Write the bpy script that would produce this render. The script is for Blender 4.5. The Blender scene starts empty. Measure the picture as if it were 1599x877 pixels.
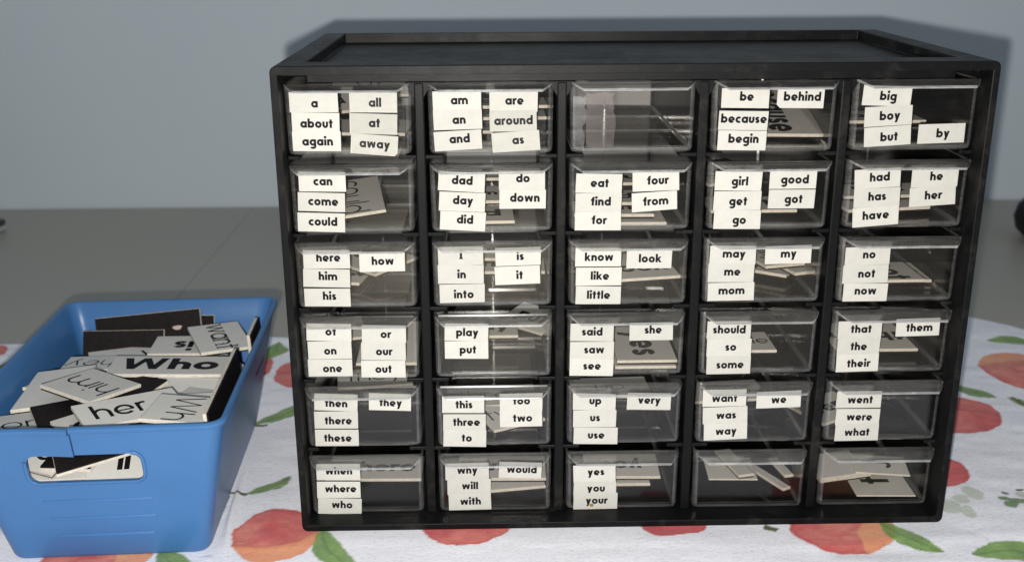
import bpy, bmesh, math, random
import numpy as np
from mathutils import Vector, Matrix, Euler

scene = bpy.context.scene
C = scene.collection
R = math.radians
rnd = random.Random(7)

# ------------------------------------------------------------------ camera
cam_data = bpy.data.cameras.new('camera')
cam = bpy.data.objects.new('camera', cam_data)
C.objects.link(cam)
YAW, PITCH, ROLL = -0.01757, 0.31222, -0.005473
fwd = Vector((-math.sin(YAW) * math.cos(PITCH), math.cos(YAW) * math.cos(PITCH), -math.sin(PITCH)))
rt = Vector((math.cos(YAW), math.sin(YAW), 0))
up = rt.cross(fwd)
rt2 = math.cos(ROLL) * rt + math.sin(ROLL) * up
up2 = -math.sin(ROLL) * rt + math.cos(ROLL) * up
m = Matrix((rt2, up2, -fwd)).transposed().to_4x4()
m.translation = Vector((-0.06553, -0.49324, 0.29292))
cam.matrix_world = m
cam_data.sensor_width = 36
cam_data.lens = 36 * 1698.5 / 1599
cam_data.clip_start = 0.01
cam_data.clip_end = 20
cam_data.dof.use_dof = True
cam_data.dof.focus_distance = 0.53
cam_data.dof.aperture_fstop = 12
scene.camera = cam

# ------------------------------------------------------------------ room light and the phone's flash
world = bpy.data.worlds.new('World')
scene.world = world
world.use_nodes = True
wn, wl = world.node_tree.nodes, world.node_tree.links
bg = wn['Background']
tc = wn.new('ShaderNodeTexCoord')
sep = wn.new('ShaderNodeSeparateXYZ')
ramp = wn.new('ShaderNodeValToRGB')
mr = wn.new('ShaderNodeMapRange')
mr.inputs[1].default_value = -1
mr.inputs[2].default_value = 1
wl.new(tc.outputs['Generated'], sep.inputs[0])
wl.new(sep.outputs['Z'], mr.inputs[0])
wl.new(mr.outputs[0], ramp.inputs[0])
ramp.color_ramp.elements[0].position = 0.35
ramp.color_ramp.elements[0].color = (0.42, 0.42, 0.44, 1)
ramp.color_ramp.elements[1].position = 0.9
ramp.color_ramp.elements[1].color = (0.86, 1.0, 1.16, 1)
wl.new(ramp.outputs[0], bg.inputs[0])
bg.inputs[1].default_value = 0.215

flash_data = bpy.data.lights.new('phone_flash', 'POINT')
flash_data.energy = 17.5
flash_data.color = (1.0, 0.965, 0.91)
flash_data.shadow_soft_size = 0.0035
flash = bpy.data.objects.new('phone_flash', flash_data)
flash.location = (-0.0767, -0.504, 0.2763)
C.objects.link(flash)

scene.view_settings.view_transform = 'Standard'
scene.view_settings.look = 'None'
scene.view_settings.exposure = 0.0
scene.view_settings.gamma = 1.0
scene.render.engine = 'CYCLES'
cy = scene.cycles
cy.use_denoising = True
cy.max_bounces = 24
cy.transparent_max_bounces = 40
cy.diffuse_bounces = 4
cy.glossy_bounces = 6
cy.caustics_reflective = False
cy.caustics_refractive = False
cy.sample_clamp_indirect = 4.0


# ------------------------------------------------------------------ materials
def new_mat(name):
    mt = bpy.data.materials.new(name)
    mt.use_nodes = True
    nt = mt.node_tree
    return mt, nt.nodes, nt.links, nt.nodes['Principled BSDF']


def noise(n, l, scale, detail=4, rough=0.6, vec=None, dist=0.0):
    t = n.new('ShaderNodeTexNoise')
    t.inputs['Scale'].default_value = scale
    t.inputs['Detail'].default_value = detail
    t.inputs['Roughness'].default_value = rough
    t.inputs['Distortion'].default_value = dist
    if vec:
        l.new(vec, t.inputs['Vector'])
    return t


def objco(n, l, scale=(1, 1, 1)):
    t = n.new('ShaderNodeTexCoord')
    mp = n.new('ShaderNodeMapping')
    mp.inputs['Scale'].default_value = scale
    l.new(t.outputs['Object'], mp.inputs[0])
    return mp.outputs[0]


def ramp2(n, l, src, p0, c0, p1, c1):
    r = n.new('ShaderNodeValToRGB')
    r.color_ramp.elements[0].position = p0
    r.color_ramp.elements[0].color = (*c0, 1)
    r.color_ramp.elements[1].position = p1
    r.color_ramp.elements[1].color = (*c1, 1)
    l.new(src, r.inputs[0])
    return r.outputs[0]


def bump(n, l, b, src, strength, dist):
    k = n.new('ShaderNodeBump')
    k.inputs['Strength'].default_value = strength
    k.inputs['Distance'].default_value = dist
    l.new(src, k.inputs['Height'])
    l.new(k.outputs[0], b.inputs['Normal'])


def mat_black_plastic():
    mt, n, l, b = new_mat('dusty_black_plastic')
    v = objco(n, l)
    d = noise(n, l, 85, 8, 0.78, v, 0.4)
    vs = objco(n, l, (1.3, 1, 0.8))
    s = noise(n, l, 17, 6, 0.7, vs, 0.3)
    mul = n.new('ShaderNodeMath')
    mul.operation = 'MULTIPLY'
    l.new(d.outputs[0], mul.inputs[0])
    l.new(s.outputs[0], mul.inputs[1])
    col = ramp2(n, l, mul.outputs[0], 0.27, (0.0046, 0.0050, 0.0057), 0.45, (0.029, 0.026, 0.0225))
    l.new(col, b.inputs['Base Color'])
    rg = ramp2(n, l, mul.outputs[0], 0.2, (0.40,) * 3, 0.45, (0.58,) * 3)
    l.new(rg, b.inputs['Roughness'])
    g = noise(n, l, 950, 2, 0.5, v)
    bump(n, l, b, g.outputs[0], 0.16, 0.0003)
    b.inputs['Specular IOR Level'].default_value = 0.13
    return mt


def mat_clear(name, tint, dust_shine_lo, dust_shine_hi, rough, f_scale=1.0, dust_shine_col=(0.33, 0.31, 0.29)):
    """Thin clear styrene: see-through, a mirror sheen that grows to grazing angles, and a film of dust and scratches, which on edges and lips paints their shine."""
    mt, n, l, b = new_mat(name)
    n.remove(b)
    out = n['Material Output']
    tr = n.new('ShaderNodeBsdfTransparent')
    tr.inputs[0].default_value = (*tint, 1)
    gl = n.new('ShaderNodeBsdfGlossy')
    gl.inputs['Roughness'].default_value = rough
    gl.inputs[0].default_value = (1, 1, 1, 1)
    lw = n.new('ShaderNodeLayerWeight')
    pw = n.new('ShaderNodeMath')
    pw.operation = 'POWER'
    pw.inputs[1].default_value = 4.5
    l.new(lw.outputs['Facing'], pw.inputs[0])
    ma = n.new('ShaderNodeMath')
    ma.operation = 'MULTIPLY_ADD'
    ma.inputs[1].default_value = 0.9 * f_scale
    ma.inputs[2].default_value = 0.040 * f_scale
    l.new(pw.outputs[0], ma.inputs[0])
    mx = n.new('ShaderNodeMixShader')
    l.new(ma.outputs[0], mx.inputs[0])
    l.new(tr.outputs[0], mx.inputs[1])
    l.new(gl.outputs[0], mx.inputs[2])
    df = n.new('ShaderNodeBsdfDiffuse')
    df.inputs[0].default_value = (*dust_shine_col, 1)
    info = n.new('ShaderNodeObjectInfo')
    tcn = n.new('ShaderNodeTexCoord')
    add = n.new('ShaderNodeVectorMath')
    add.operation = 'ADD'
    l.new(tcn.outputs['Object'], add.inputs[0])
    l.new(info.outputs['Location'], add.inputs[1])
    d1 = noise(n, l, 60, 6, 0.75, add.outputs[0], 0.8)
    mp = n.new('ShaderNodeMapping')
    mp.inputs['Rotation'].default_value = (0, 0.7, 0.5)
    mp.inputs['Scale'].default_value = (1, 6, 14)
    l.new(add.outputs[0], mp.inputs[0])
    d2 = noise(n, l, 55, 4, 0.7, mp.outputs[0], 0.2)
    mm = n.new('ShaderNodeMath')
    mm.operation = 'MULTIPLY'
    l.new(d1.outputs[0], mm.inputs[0])
    l.new(d2.outputs[0], mm.inputs[1])
    fac = ramp2(n, l, mm.outputs[0], 0.18, (dust_shine_lo,) * 3, 0.46, (dust_shine_hi,) * 3)
    mx2 = n.new('ShaderNodeMixShader')
    l.new(fac, mx2.inputs[0])
    l.new(mx.outputs[0], mx2.inputs[1])
    l.new(df.outputs[0], mx2.inputs[2])
    l.new(mx2.outputs[0], out.inputs[0])
    return mt


def mat_paper(name, col, var=0.06):
    mt, n, l, b = new_mat(name)
    info = n.new('ShaderNodeObjectInfo')
    v = objco(n, l)
    d = noise(n, l, 150, 7, 0.75, v)
    c0 = tuple(c * (1 - var) for c in col)
    hs = n.new('ShaderNodeHueSaturation')
    col1 = ramp2(n, l, d.outputs[0], 0.3, c0, 0.6, col)
    l.new(col1, hs.inputs['Color'])
    mr_ = n.new('ShaderNodeMapRange')
    mr_.inputs[3].default_value = 0.90
    mr_.inputs[4].default_value = 1.04
    l.new(info.outputs['Random'], mr_.inputs[0])
    l.new(mr_.outputs[0], hs.inputs['Value'])
    l.new(hs.outputs[0], b.inputs['Base Color'])
    b.inputs['Roughness'].default_value = 0.62
    b.inputs['Specular IOR Level'].default_value = 0.25
    bump(n, l, b, d.outputs[0], 0.08, 0.0002)
    return mt


def mat_plain(name, col, rough=0.5, spec=0.4, var=0.15, scale=80, bmp=0.0, bscale=600, bdist=0.0003):
    mt, n, l, b = new_mat(name)
    v = objco(n, l)
    d = noise(n, l, scale, 5, 0.65, v)
    c = ramp2(n, l, d.outputs[0], 0.3, tuple(x * (1 - var) for x in col), 0.7, tuple(min(1, x * (1 + var)) for x in col))
    l.new(c, b.inputs['Base Color'])
    b.inputs['Roughness'].default_value = rough
    b.inputs['Specular IOR Level'].default_value = spec
    if bmp:
        g = noise(n, l, bscale, 3, 0.5, v)
        bump(n, l, b, g.outputs[0], bmp, bdist)
    return mt


M_BLACK = mat_black_plastic()
M_CLEAR = mat_clear('clear_styrene', (0.94, 0.932, 0.92), 0.001, 0.014, 0.12, 0.65)
M_BACK = mat_clear('scuffed_clear_styrene', (0.93, 0.93, 0.92), 0.01, 0.05, 0.42, 0.55)
M_EDGE = mat_clear('clear_styrene_edge_glint', (0.90, 0.91, 0.91), 0.05, 0.17, 0.16, 1.6, (0.55, 0.55, 0.55))  # whitish diffuse share paints the bright lines along the drawer edges
M_RIM = mat_clear('clear_styrene_rim_glint', (0.82, 0.83, 0.84), 0.16, 0.50, 0.14, 2.4, (0.66, 0.67, 0.67))  # pale diffuse colour paints the crisp bright outline of the pulls
M_LIP = mat_clear('clear_styrene_lip', (0.93, 0.93, 0.925), 0.03, 0.13, 0.18, 1.7, (0.5, 0.49, 0.47))  # heavier grey film paints a reflective sheen onto the pulls
M_PAPER = mat_paper('cream_label_paper', (0.535, 0.528, 0.49), 0.10)
M_INK = mat_plain('black_ink', (0.006, 0.005, 0.008), 0.6, 0.12, 0.1)
M_FOAM = mat_paper('white_tile_face', (0.62, 0.61, 0.575), 0.08)
M_FOAMEDGE = mat_plain('tile_foam_edge', (0.60, 0.55, 0.47), 0.8, 0.2, 0.18, 500, 0.3, 900)
M_MAGNET = mat_plain('black_magnet_sheet', (0.0095, 0.0068, 0.0072), 0.65, 0.15, 0.4, 300)
M_RUST = mat_plain('worn_paint_patch', (0.45, 0.36, 0.30), 0.7, 0.2, 0.3, 600)
M_BLUE = mat_plain('blue_plastic', (0.044, 0.142, 0.335), 0.36, 0.42, 0.05, 30, 0.10, 1500, 0.0002)


def mat_wall():
    mt, n, l, b = new_mat('painted_wall')
    v = objco(n, l)
    d = noise(n, l, 3, 5, 0.6, v)
    c = ramp2(n, l, d.outputs[0], 0.3, (0.63, 0.715, 0.775), 0.7, (0.66, 0.745, 0.805))
    l.new(c, b.inputs['Base Color'])
    b.inputs['Roughness'].default_value = 0.75
    b.inputs['Specular IOR Level'].default_value = 0.25
    g = noise(n, l, 350, 4, 0.6, v)
    bump(n, l, b, g.outputs[0], 0.15, 0.0006)
    return mt


def mat_table():
    mt, n, l, b = new_mat('grey_table_laminate')
    v = objco(n, l)
    d = noise(n, l, 2.2, 4, 0.6, v)
    f = noise(n, l, 700, 3, 0.6, v)
    c = ramp2(n, l, d.outputs[0], 0.35, (0.405, 0.372, 0.312), 0.65, (0.375, 0.363, 0.328))
    l.new(c, b.inputs['Base Color'])
    b.inputs['Roughness'].default_value = 0.40
    b.inputs['Specular IOR Level'].default_value = 0.35
    bump(n, l, b, f.outputs[0], 0.10, 0.0003)
    return mt


def mat_cloth():
    mt, n, l, b = new_mat('printed_flannel')
    at = n.new('ShaderNodeAttribute')
    at.attribute_name = 'print'
    v = objco(n, l)
    vw = objco(n, l, (1, 3.2, 1))
    w = noise(n, l, 170, 5, 0.72, vw, 0.4)
    w2 = noise(n, l, 620, 3, 0.65, v)
    ad = n.new('ShaderNodeMath')
    ad.operation = 'ADD'
    l.new(w.outputs[0], ad.inputs[0])
    l.new(w2.outputs[0], ad.inputs[1])
    mul = n.new('ShaderNodeMix')
    mul.data_type = 'RGBA'
    mul.blend_type = 'MULTIPLY'
    mul.inputs[0].default_value = 1.0
    t = ramp2(n, l, ad.outputs[0], 0.80, (0.86, 0.86, 0.87), 1.08, (1, 1, 1))
    l.new(at.outputs['Color'], mul.inputs[6])
    l.new(t, mul.inputs[7])
    l.new(mul.outputs[2], b.inputs['Base Color'])
    b.inputs['Roughness'].default_value = 0.95
    b.inputs['Specular IOR Level'].default_value = 0.1
    b.inputs['Sheen Weight'].default_value = 0.15
    bump(n, l, b, ad.outputs[0], 0.42, 0.0006)
    return mt


M_WALL, M_TABLE, M_CLOTH = mat_wall(), mat_table(), mat_cloth()
M_DARKGLOSS = mat_plain('dark_glossy_plastic', (0.02, 0.021, 0.022), 0.25, 0.5, 0.1)
M_PALE = mat_plain('pale_plastic', (0.45, 0.46, 0.46), 0.4, 0.4, 0.05)
M_SOOT = mat_plain('matt_black_plastic', (0.010, 0.010, 0.011), 0.5, 0.35, 0.1)


# ------------------------------------------------------------------ helpers
def obj(name, bm, mats, parent=None, smooth=False):
    me = bpy.data.meshes.new(name)
    bm.to_mesh(me)
    bm.free()
    for mt in (mats if isinstance(mats, (list, tuple)) else [mats]):
        me.materials.append(mt)
    if smooth:
        me.polygons.foreach_set('use_smooth', [True] * len(me.polygons))
    o = bpy.data.objects.new(name, me)
    C.objects.link(o)
    if parent:
        o.parent = parent
    return o


def thing(name, label, cat, loc=(0, 0, 0), rotz=0, group=None):
    o = bpy.data.objects.new(name, None)
    C.objects.link(o)
    o.empty_display_size = 0.01
    o.location = loc
    o.rotation_euler = (0, 0, rotz)
    tag(o, label, cat, group)
    return o


def tag(o, label, cat, group=None):
    o['label'] = label
    o['category'] = cat
    if group:
        o['group'] = group
    return o


def add_box(bm, x0, x1, y0, y1, z0, z1, mi=0, bevel=0, seg=2):
    vs = [bm.verts.new((x, y, z)) for x in (x0, x1) for y in (y0, y1) for z in (z0, z1)]
    fs = []
    for q in ((0, 1, 3, 2), (4, 6, 7, 5), (0, 4, 5, 1), (2, 3, 7, 6), (0, 2, 6, 4), (1, 5, 7, 3)):
        f = bm.faces.new([vs[i] for i in q])
        f.material_index = mi
        fs.append(f)
    if bevel:
        es = list({e for f in fs for e in f.edges})
        r = bmesh.ops.bevel(bm, geom=es, offset=bevel, segments=seg, profile=0.5, affect='EDGES', clamp_overlap=True)
        for f in r['faces']:
            f.material_index = mi
    return fs


def bool_cut(target, cutters):
    """Cut solid meshes out of target and keep only the finished mesh."""
    for cu in cutters:
        md = target.modifiers.new('cut', 'BOOLEAN')
        md.object = cu
        md.operation = 'DIFFERENCE'
        md.solver = 'EXACT'
    dg = bpy.context.evaluated_depsgraph_get()
    me = bpy.data.meshes.new_from_object(target.evaluated_get(dg))
    target.modifiers.clear()
    old = target.data
    target.data = me
    me.name = old.name
    bpy.data.meshes.remove(old)
    for cu in cutters:
        d = cu.data
        bpy.data.objects.remove(cu)
        bpy.data.meshes.remove(d)


def bake_mods(o):
    dg = bpy.context.evaluated_depsgraph_get()
    me = bpy.data.meshes.new_from_object(o.evaluated_get(dg))
    o.modifiers.clear()
    o.data = me


# ------------------------------------------------------------------ lettering: a geometric sans drawn as pen strokes
def quad(a, b, c, d):
    return [a, b, c, d]


def bar(x0, y0, x1, y1, t):
    dx, dy = x1 - x0, y1 - y0
    L = math.hypot(dx, dy)
    nx, ny = -dy / L * t / 2, dx / L * t / 2
    return [[(x0 - nx, y0 - ny), (x1 - nx, y1 - ny), (x1 + nx, y1 + ny), (x0 + nx, y0 + ny)]]


def diag(x0, y0, x1, y1, t):
    """A slanting stroke whose ends are cut level."""
    w = t * math.hypot(x1 - x0, y1 - y0) / abs(y1 - y0) / 2
    return [[(x0 - w, y0), (x0 + w, y0), (x1 + w, y1), (x1 - w, y1)]]


def arc(cx, cy, rx, ry, a0, a1, t, n=None):
    n = n or max(6, int(abs(a1 - a0) / 14))
    out, prev = [], None
    for i in range(n + 1):
        a = R(a0 + (a1 - a0) * i / n)
        c, s = math.cos(a), math.sin(a)
        o_, i_ = (cx + (rx + t / 2) * c, cy + (ry + t / 2) * s), (cx + (rx - t / 2) * c, cy + (ry - t / 2) * s)
        if prev:
            out.append([prev[1], prev[0], o_, i_] if a1 > a0 else [prev[0], prev[1], i_, o_])
        prev = (o_, i_)
    return out


def pen(pts, t):
    """One smooth stroke of width t through the points."""
    fine = []
    for i in range(len(pts) - 1):
        p0, p1, p2, p3 = pts[max(i - 1, 0)], pts[i], pts[i + 1], pts[min(i + 2, len(pts) - 1)]
        for k in range(3):
            u = k / 3
            fine.append(tuple(0.5 * (2 * p1[j] + (p2[j] - p0[j]) * u + (2 * p0[j] - 5 * p1[j] + 4 * p2[j] - p3[j]) * u * u + (3 * p1[j] - p0[j] - 3 * p2[j] + p3[j]) * u ** 3) for j in (0, 1)))
    fine.append(pts[-1])
    out, prev = [], None
    for i, (x, y) in enumerate(fine):
        a, b = fine[max(i - 1, 0)], fine[min(i + 1, len(fine) - 1)]
        dx, dy = b[0] - a[0], b[1] - a[1]
        L = math.hypot(dx, dy) or 1
        nx, ny = -dy / L * t / 2, dx / L * t / 2
        cur = ((x + nx, y + ny), (x - nx, y - ny))
        if prev:
            out.append([prev[1], cur[1], cur[0], prev[0]])
        prev = cur
    return out


def disc(cx, cy, r, n=14):
    return [[(cx + r * math.cos(2 * math.pi * i / n), cy + r * math.sin(2 * math.pi * i / n)) for i in range(n)]]


def glyph(ch, t, serif=False):
    h = t / 2
    D = 1.06
    c, r = D / 2, D / 2 - h
    cy, ry = 0.5, 0.53 - h
    asc = 1.46
    P, w = [], D
    sx = []                                  # feet and heads of upright stems, for serifs

    def stem(x, y0, y1):
        sx.append((x, y0, y1))
        return bar(x, y0, x, y1, t)
    if ch == 'a':
        P = arc(c, cy, r, ry, 0, 360, t) + stem(D - h, 0, 1)
    elif ch == 'b':
        P = arc(c, cy, r, ry, 0, 360, t) + stem(h, 0, asc)
    elif ch == 'c':
        P, w = arc(c, cy, r, ry, 48, 312, t), 0.86
    elif ch == 'd':
        P = arc(c, cy, r, ry, 0, 360, t) + stem(D - h, 0, asc)
    elif ch == 'e':
        P = arc(c, cy, r, ry, 0, 318, t) + bar(h, 0.46, D - h * 0.3, 0.46, t * 0.62)
    elif ch == 'f':
        P, w = stem(0.16 + h, 0, 1.16) + arc(0.16 + h + 0.24, 1.16, 0.24, asc - h - 1.16, 180, 80, t) + bar(0, 0.90, 0.62, 0.90, t * 0.75), 0.62
    elif ch == 'g':
        P = arc(c, cy, r, ry, 0, 360, t) + bar(D - h, -0.12, D - h, 1, t) + arc(c, -0.12, r, 0.36 - h * .6, 0, -152, t)
    elif ch == 'h':
        w = 0.94
        P = stem(h, 0, asc) + arc(w / 2, 0.55, w / 2 - h, 0.48 - h, 180, 0, t) + stem(w - h, 0, 0.56)
    elif ch == 'i':
        w = t
        P = stem(h, 0, 1) + disc(h, 1.33, t * 0.60)
    elif ch == 'k':
        w = 0.98
        P = stem(h, 0, asc) + diag(h + 0.18, 0.44, w - h * 1.3, 1, t * 0.85) + diag(w - h * 0.9, 0, h + 0.22, 0.62, t * 0.9)
    elif ch == 'l':
        w = t
        P = stem(h, 0, asc)
    elif ch == 'm':
        w = 1.56
        q = (w - t) / 2
        P = stem(h, 0, 1) + arc(h + q / 2, 0.56, q / 2, 0.47 - h, 180, 0, t) + stem(h + q, 0, 0.57) + arc(h + q * 1.5, 0.56, q / 2, 0.47 - h, 180, 0, t) + stem(w - h, 0, 0.57)
    elif ch == 'n':
        w = 0.94
        P = stem(h, 0, 1) + arc(w / 2, 0.55, w / 2 - h, 0.48 - h, 180, 0, t) + stem(w - h, 0, 0.56)
    elif ch == 'o':
        P = arc(c, cy, r, ry, 0, 360, t)
    elif ch == 'p':
        P = arc(c, cy, r, ry, 0, 360, t) + stem(h, -0.46, 1)
    elif ch == 'r':
        w = 0.60
        P = stem(h, 0, 1) + arc(h + 0.30, 0.62, 0.30, 0.41 - h, 180, 62, t)
    elif ch == 's':
        w, t2 = 0.72, t * 0.9
        k = t2 / 2
        raw = [(0.93, 0.80), (0.76, 0.95), (0.48, 1.0), (0.16, 0.93), (0.02, 0.76), (0.14, 0.60), (0.5, 0.50), (0.86, 0.39), (1.0, 0.22), (0.84, 0.06), (0.5, 0.0), (0.2, 0.05), (0.0, 0.21)]
        pts = [(k + a * (w - 2 * k), -0.02 + k + b * (1.04 - 2 * k)) for a, b in raw]
        P = pen(pts, t2)
    elif ch == 't':
        w = 0.62
        P = stem(0.31, 0, 1.34) + bar(0, 0.90, 0.62, 0.90, t * 0.78)
    elif ch == 'u':
        w = 0.92
        P = bar(h, 0.44, h, 1, t) + arc(w / 2, 0.45, w / 2 - h, 0.48 - h, 180, 360, t) + bar(w - h, 0.44, w - h, 1, t)
    elif ch == 'v':
        w = 0.98
        P = diag(0.5, 0, h * 1.1, 1, t) + diag(0.48, 0, w - h * 1.1, 1, t)
    elif ch == 'w':
        w = 1.46
        P = diag(0.38, 0, h * 1.1, 1, t * .92) + diag(0.38, 0, 0.73, 1, t * .85) + diag(1.08, 0, 0.73, 1, t * .85) + diag(1.08, 0, w - h * 1.1, 1, t * .92)
    elif ch == 'W':
        w = 1.90
        P = diag(0.50, 0, h * 1.1, asc, t * .95) + diag(0.50, 0, 0.95, asc, t * .85) + diag(1.40, 0, 0.95, asc, t * .85) + diag(1.40, 0, w - h * 1.1, asc, t * .95)
    elif ch == 'y':
        w = 0.98
        P = diag(0.46, 0.02, h * 1.1, 1, t) + diag(0.30, -0.46, w - h * 1.1, 1, t)
    elif ch == 'I':
        w = 0.62
        P = bar(0.31, 0, 0.31, asc, t) + bar(0.02, t * .32, 0.60, t * .32, t * .64) + bar(0.02, asc - t * .32, 0.60, asc - t * .32, t * .64)
    elif ch == 'J':
        w = 0.7
        P = bar(w - h, 0.3, w - h, asc, t) + arc(w / 2, 0.32, w / 2 - h, 0.32 - h, 0, -170, t)
    elif ch == 'z':
        w = 0.8
        P = bar(0.03, h * .8, 0.78, h * .8, t * .8) + bar(0.03, 1 - h * .8, 0.76, 1 - h * .8, t * .8) + diag(0.16, 0.05, 0.66, 0.95, t * .9)
    elif ch == ' ':
        w = 0.4
    if serif:
        for x, y0, y1 in sx:
            P += bar(x - t * 1.25, y0 + t * .18, x + t * 1.25, y0 + t * .18, t * .36)
            P += bar(x - t * 1.2, y1 - t * .2, x, y1 - t * .2, t * .4)
        if ch in 'wvy':
            for x in ((h, 0.73, w - h) if ch == 'w' else (h, w - h)):
                P += bar(x - t * 1.2, 1 - t * .18, x + t * 1.2, 1 - t * .18, t * .36)
    return P, w


def text_polys(word, xh, t=0.30, gap=0.09, xs=1.0, slant=0.0, serif=False):
    x, out = 0.0, []
    for i, ch in enumerate(word):
        P, w = glyph(ch, t, serif)
        g = gap if i < len(word) - 1 else 0
        for poly in P:
            out.append([((x + px) * xs * xh + slant * py * xh, py * xh) for px, py in poly])
        x += w + g
    return out, x * xs * xh


def put_text(bm, polys, place, mi):
    for k, poly in enumerate(polys):
        vs = [bm.verts.new(place(px, py, (k % 7) * 2.0e-6)) for px, py in poly]
        try:
            f = bm.faces.new(vs)
            f.material_index = mi
        except ValueError:
            pass


# ------------------------------------------------------------------ setting: wall, table
bm = bmesh.new()
add_box(bm, -1.6, 1.6, 0.705, 0.78, -0.6, 1.6)
o = obj('wall', bm, M_WALL)
o['kind'] = 'structure'

table = thing('table', 'grey laminate table pushed up against the blue grey wall', 'table', (0, 0, -0.0022))
bm = bmesh.new()
add_box(bm, -1.15, -0.33425, -0.62, 0.702, -0.03, 0.0, bevel=0.0004)
add_box(bm, -0.33395, 1.15, -0.62, 0.702, -0.03, 0.0, bevel=0.0004)
obj('table_top', bm, M_TABLE, table)
for sx in (-1.05, 1.05):
    for sy in (-0.55, 0.62):
        bm = bmesh.new()
        add_box(bm, sx - 0.025, sx + 0.025, sy - 0.025, sy + 0.025, -0.59, -0.0302, bevel=0.003)
        obj('leg', bm, M_TABLE, table)


# ------------------------------------------------------------------ the printed cloth
def vnoise(x, y, seed):
    """Smooth value noise on unit cells."""
    xi, yi = np.floor(x).astype(np.int64), np.floor(y).astype(np.int64)
    fx, fy = x - xi, y - yi
    fx, fy = fx * fx * (3 - 2 * fx), fy * fy * (3 - 2 * fy)

    def h(a, b):
        k = (a * 374761393 + b * 668265263 + seed * 69069) & 0x7FFFFFFF
        k = ((k ^ (k >> 13)) * 1274126177) & 0x7FFFFFFF
        return ((k ^ (k >> 16)) & 0xFFFF) / 65535.0
    a, b, c_, d = h(xi, yi), h(xi + 1, yi), h(xi, yi + 1), h(xi + 1, yi + 1)
    return (a * (1 - fx) + b * fx) * (1 - fy) + (c_ * (1 - fx) + d * fx) * fy


def fbm(x, y, seed, octv=4):
    s, a, tot = 0, 1.0, 0
    for i in range(octv):
        s = s + a * vnoise(x * 2 ** i, y * 2 ** i, seed + i)
        tot += a
        a *= 0.55
    return s / tot


def sstep(a, b, v):
    t = np.clip((v - a) / (b - a), 0, 1)
    return t * t * (3 - 2 * t)


# fruit of the print: centre x, y, half-length, half-width, turn, tone (0 coral, 1 crimson), side of the pale flank
PEACHES = [
    (-178, -3, 23, 24.5, 20, 0.25, 1), (-81, 3, 23, 18, 0, 0.45, 0), (26, 3, 19, 12.5, 5, 0.9, 0),
    (112, -4, 26, 26, -35, 0.3, 2), (222, 129, 32, 27, -10, 0.55, 0), (303, 198, 32, 33, 15, 0.2, 3),
    (176, 53, 27, 19, 0, 0.8, 0), (-262, -22, 27, 17, 0, 0.25, 2), (-438, 254, 16, 16, 0, 0.6, 0),
    (-202, 209, 17, 25, 10, 0.5, 0), (-234, 225, 11, 27, 8, 0.6, 0), (330, 60, 30, 26, 20, 0.35, 1),
    (60, 230, 30, 25, 0, 0.4, 1), (-340, 130, 27, 25, 0, 0.4, 1), (-390, 10, 26, 26, 40, 0.4, 2), (270, -60, 27, 26, 0, 0.4, 1),
]
# leaves: base x, y, tip x, y, half-width, tone (0 bright, 1 dark)
LEAVES = [
    (338, 247, 300, 258, 8, 0.2), (239, 176, 263, 153, 7, 0.6), (276, 134, 269, 155, 4, 0.5),
    (-156, 2, -133, -36, 7.5, 0.3), (-217, 130, -186, 160, 7, 0.4), (-203, 40, -181, 60, 4.5, 0.7),
    (-234, -16, -208, -36, 8, 0.65), (133, 1, 155, -28, 7.5, 0.3), (212, -34, 168, -31, 9, 0.2),
    (-231, 236, -227, 270, 8, 0.4), (-231, 172, -221, 141, 6, 0.6), (-420, 225, -398, 250, 7, 0.4),
]
STEMS = [(-219, 45, -202, 39, 1.6), (-213, 42, -211, 21, 1.4), (272, 155, 275, 140, 1.3), (-223, 130, -206, 126, 1.7), (72, -2, 78, -6, 2.2)]
BUDS = [(175, 16, 5, 8, 0), (184, 22.5, 5, 5, 0), (193, 28, 5, 8, 0), (182, 9, 4.5, 7, 0), (207.5, 21.5, 3.5, 2.6, 1), (208.5, 15.2, 4.5, 3.6, 1),
        (214, 19.2, 5.5, 3, 1), (210.7, 27.5, 2, 1.3, 2), (220, 31.5, 2.6, 1.3, 2), (219, 26, 3, 4, 0), (-150, 120, 4, 4, 0), (222, 12, 4, 3, 1)]


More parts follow.
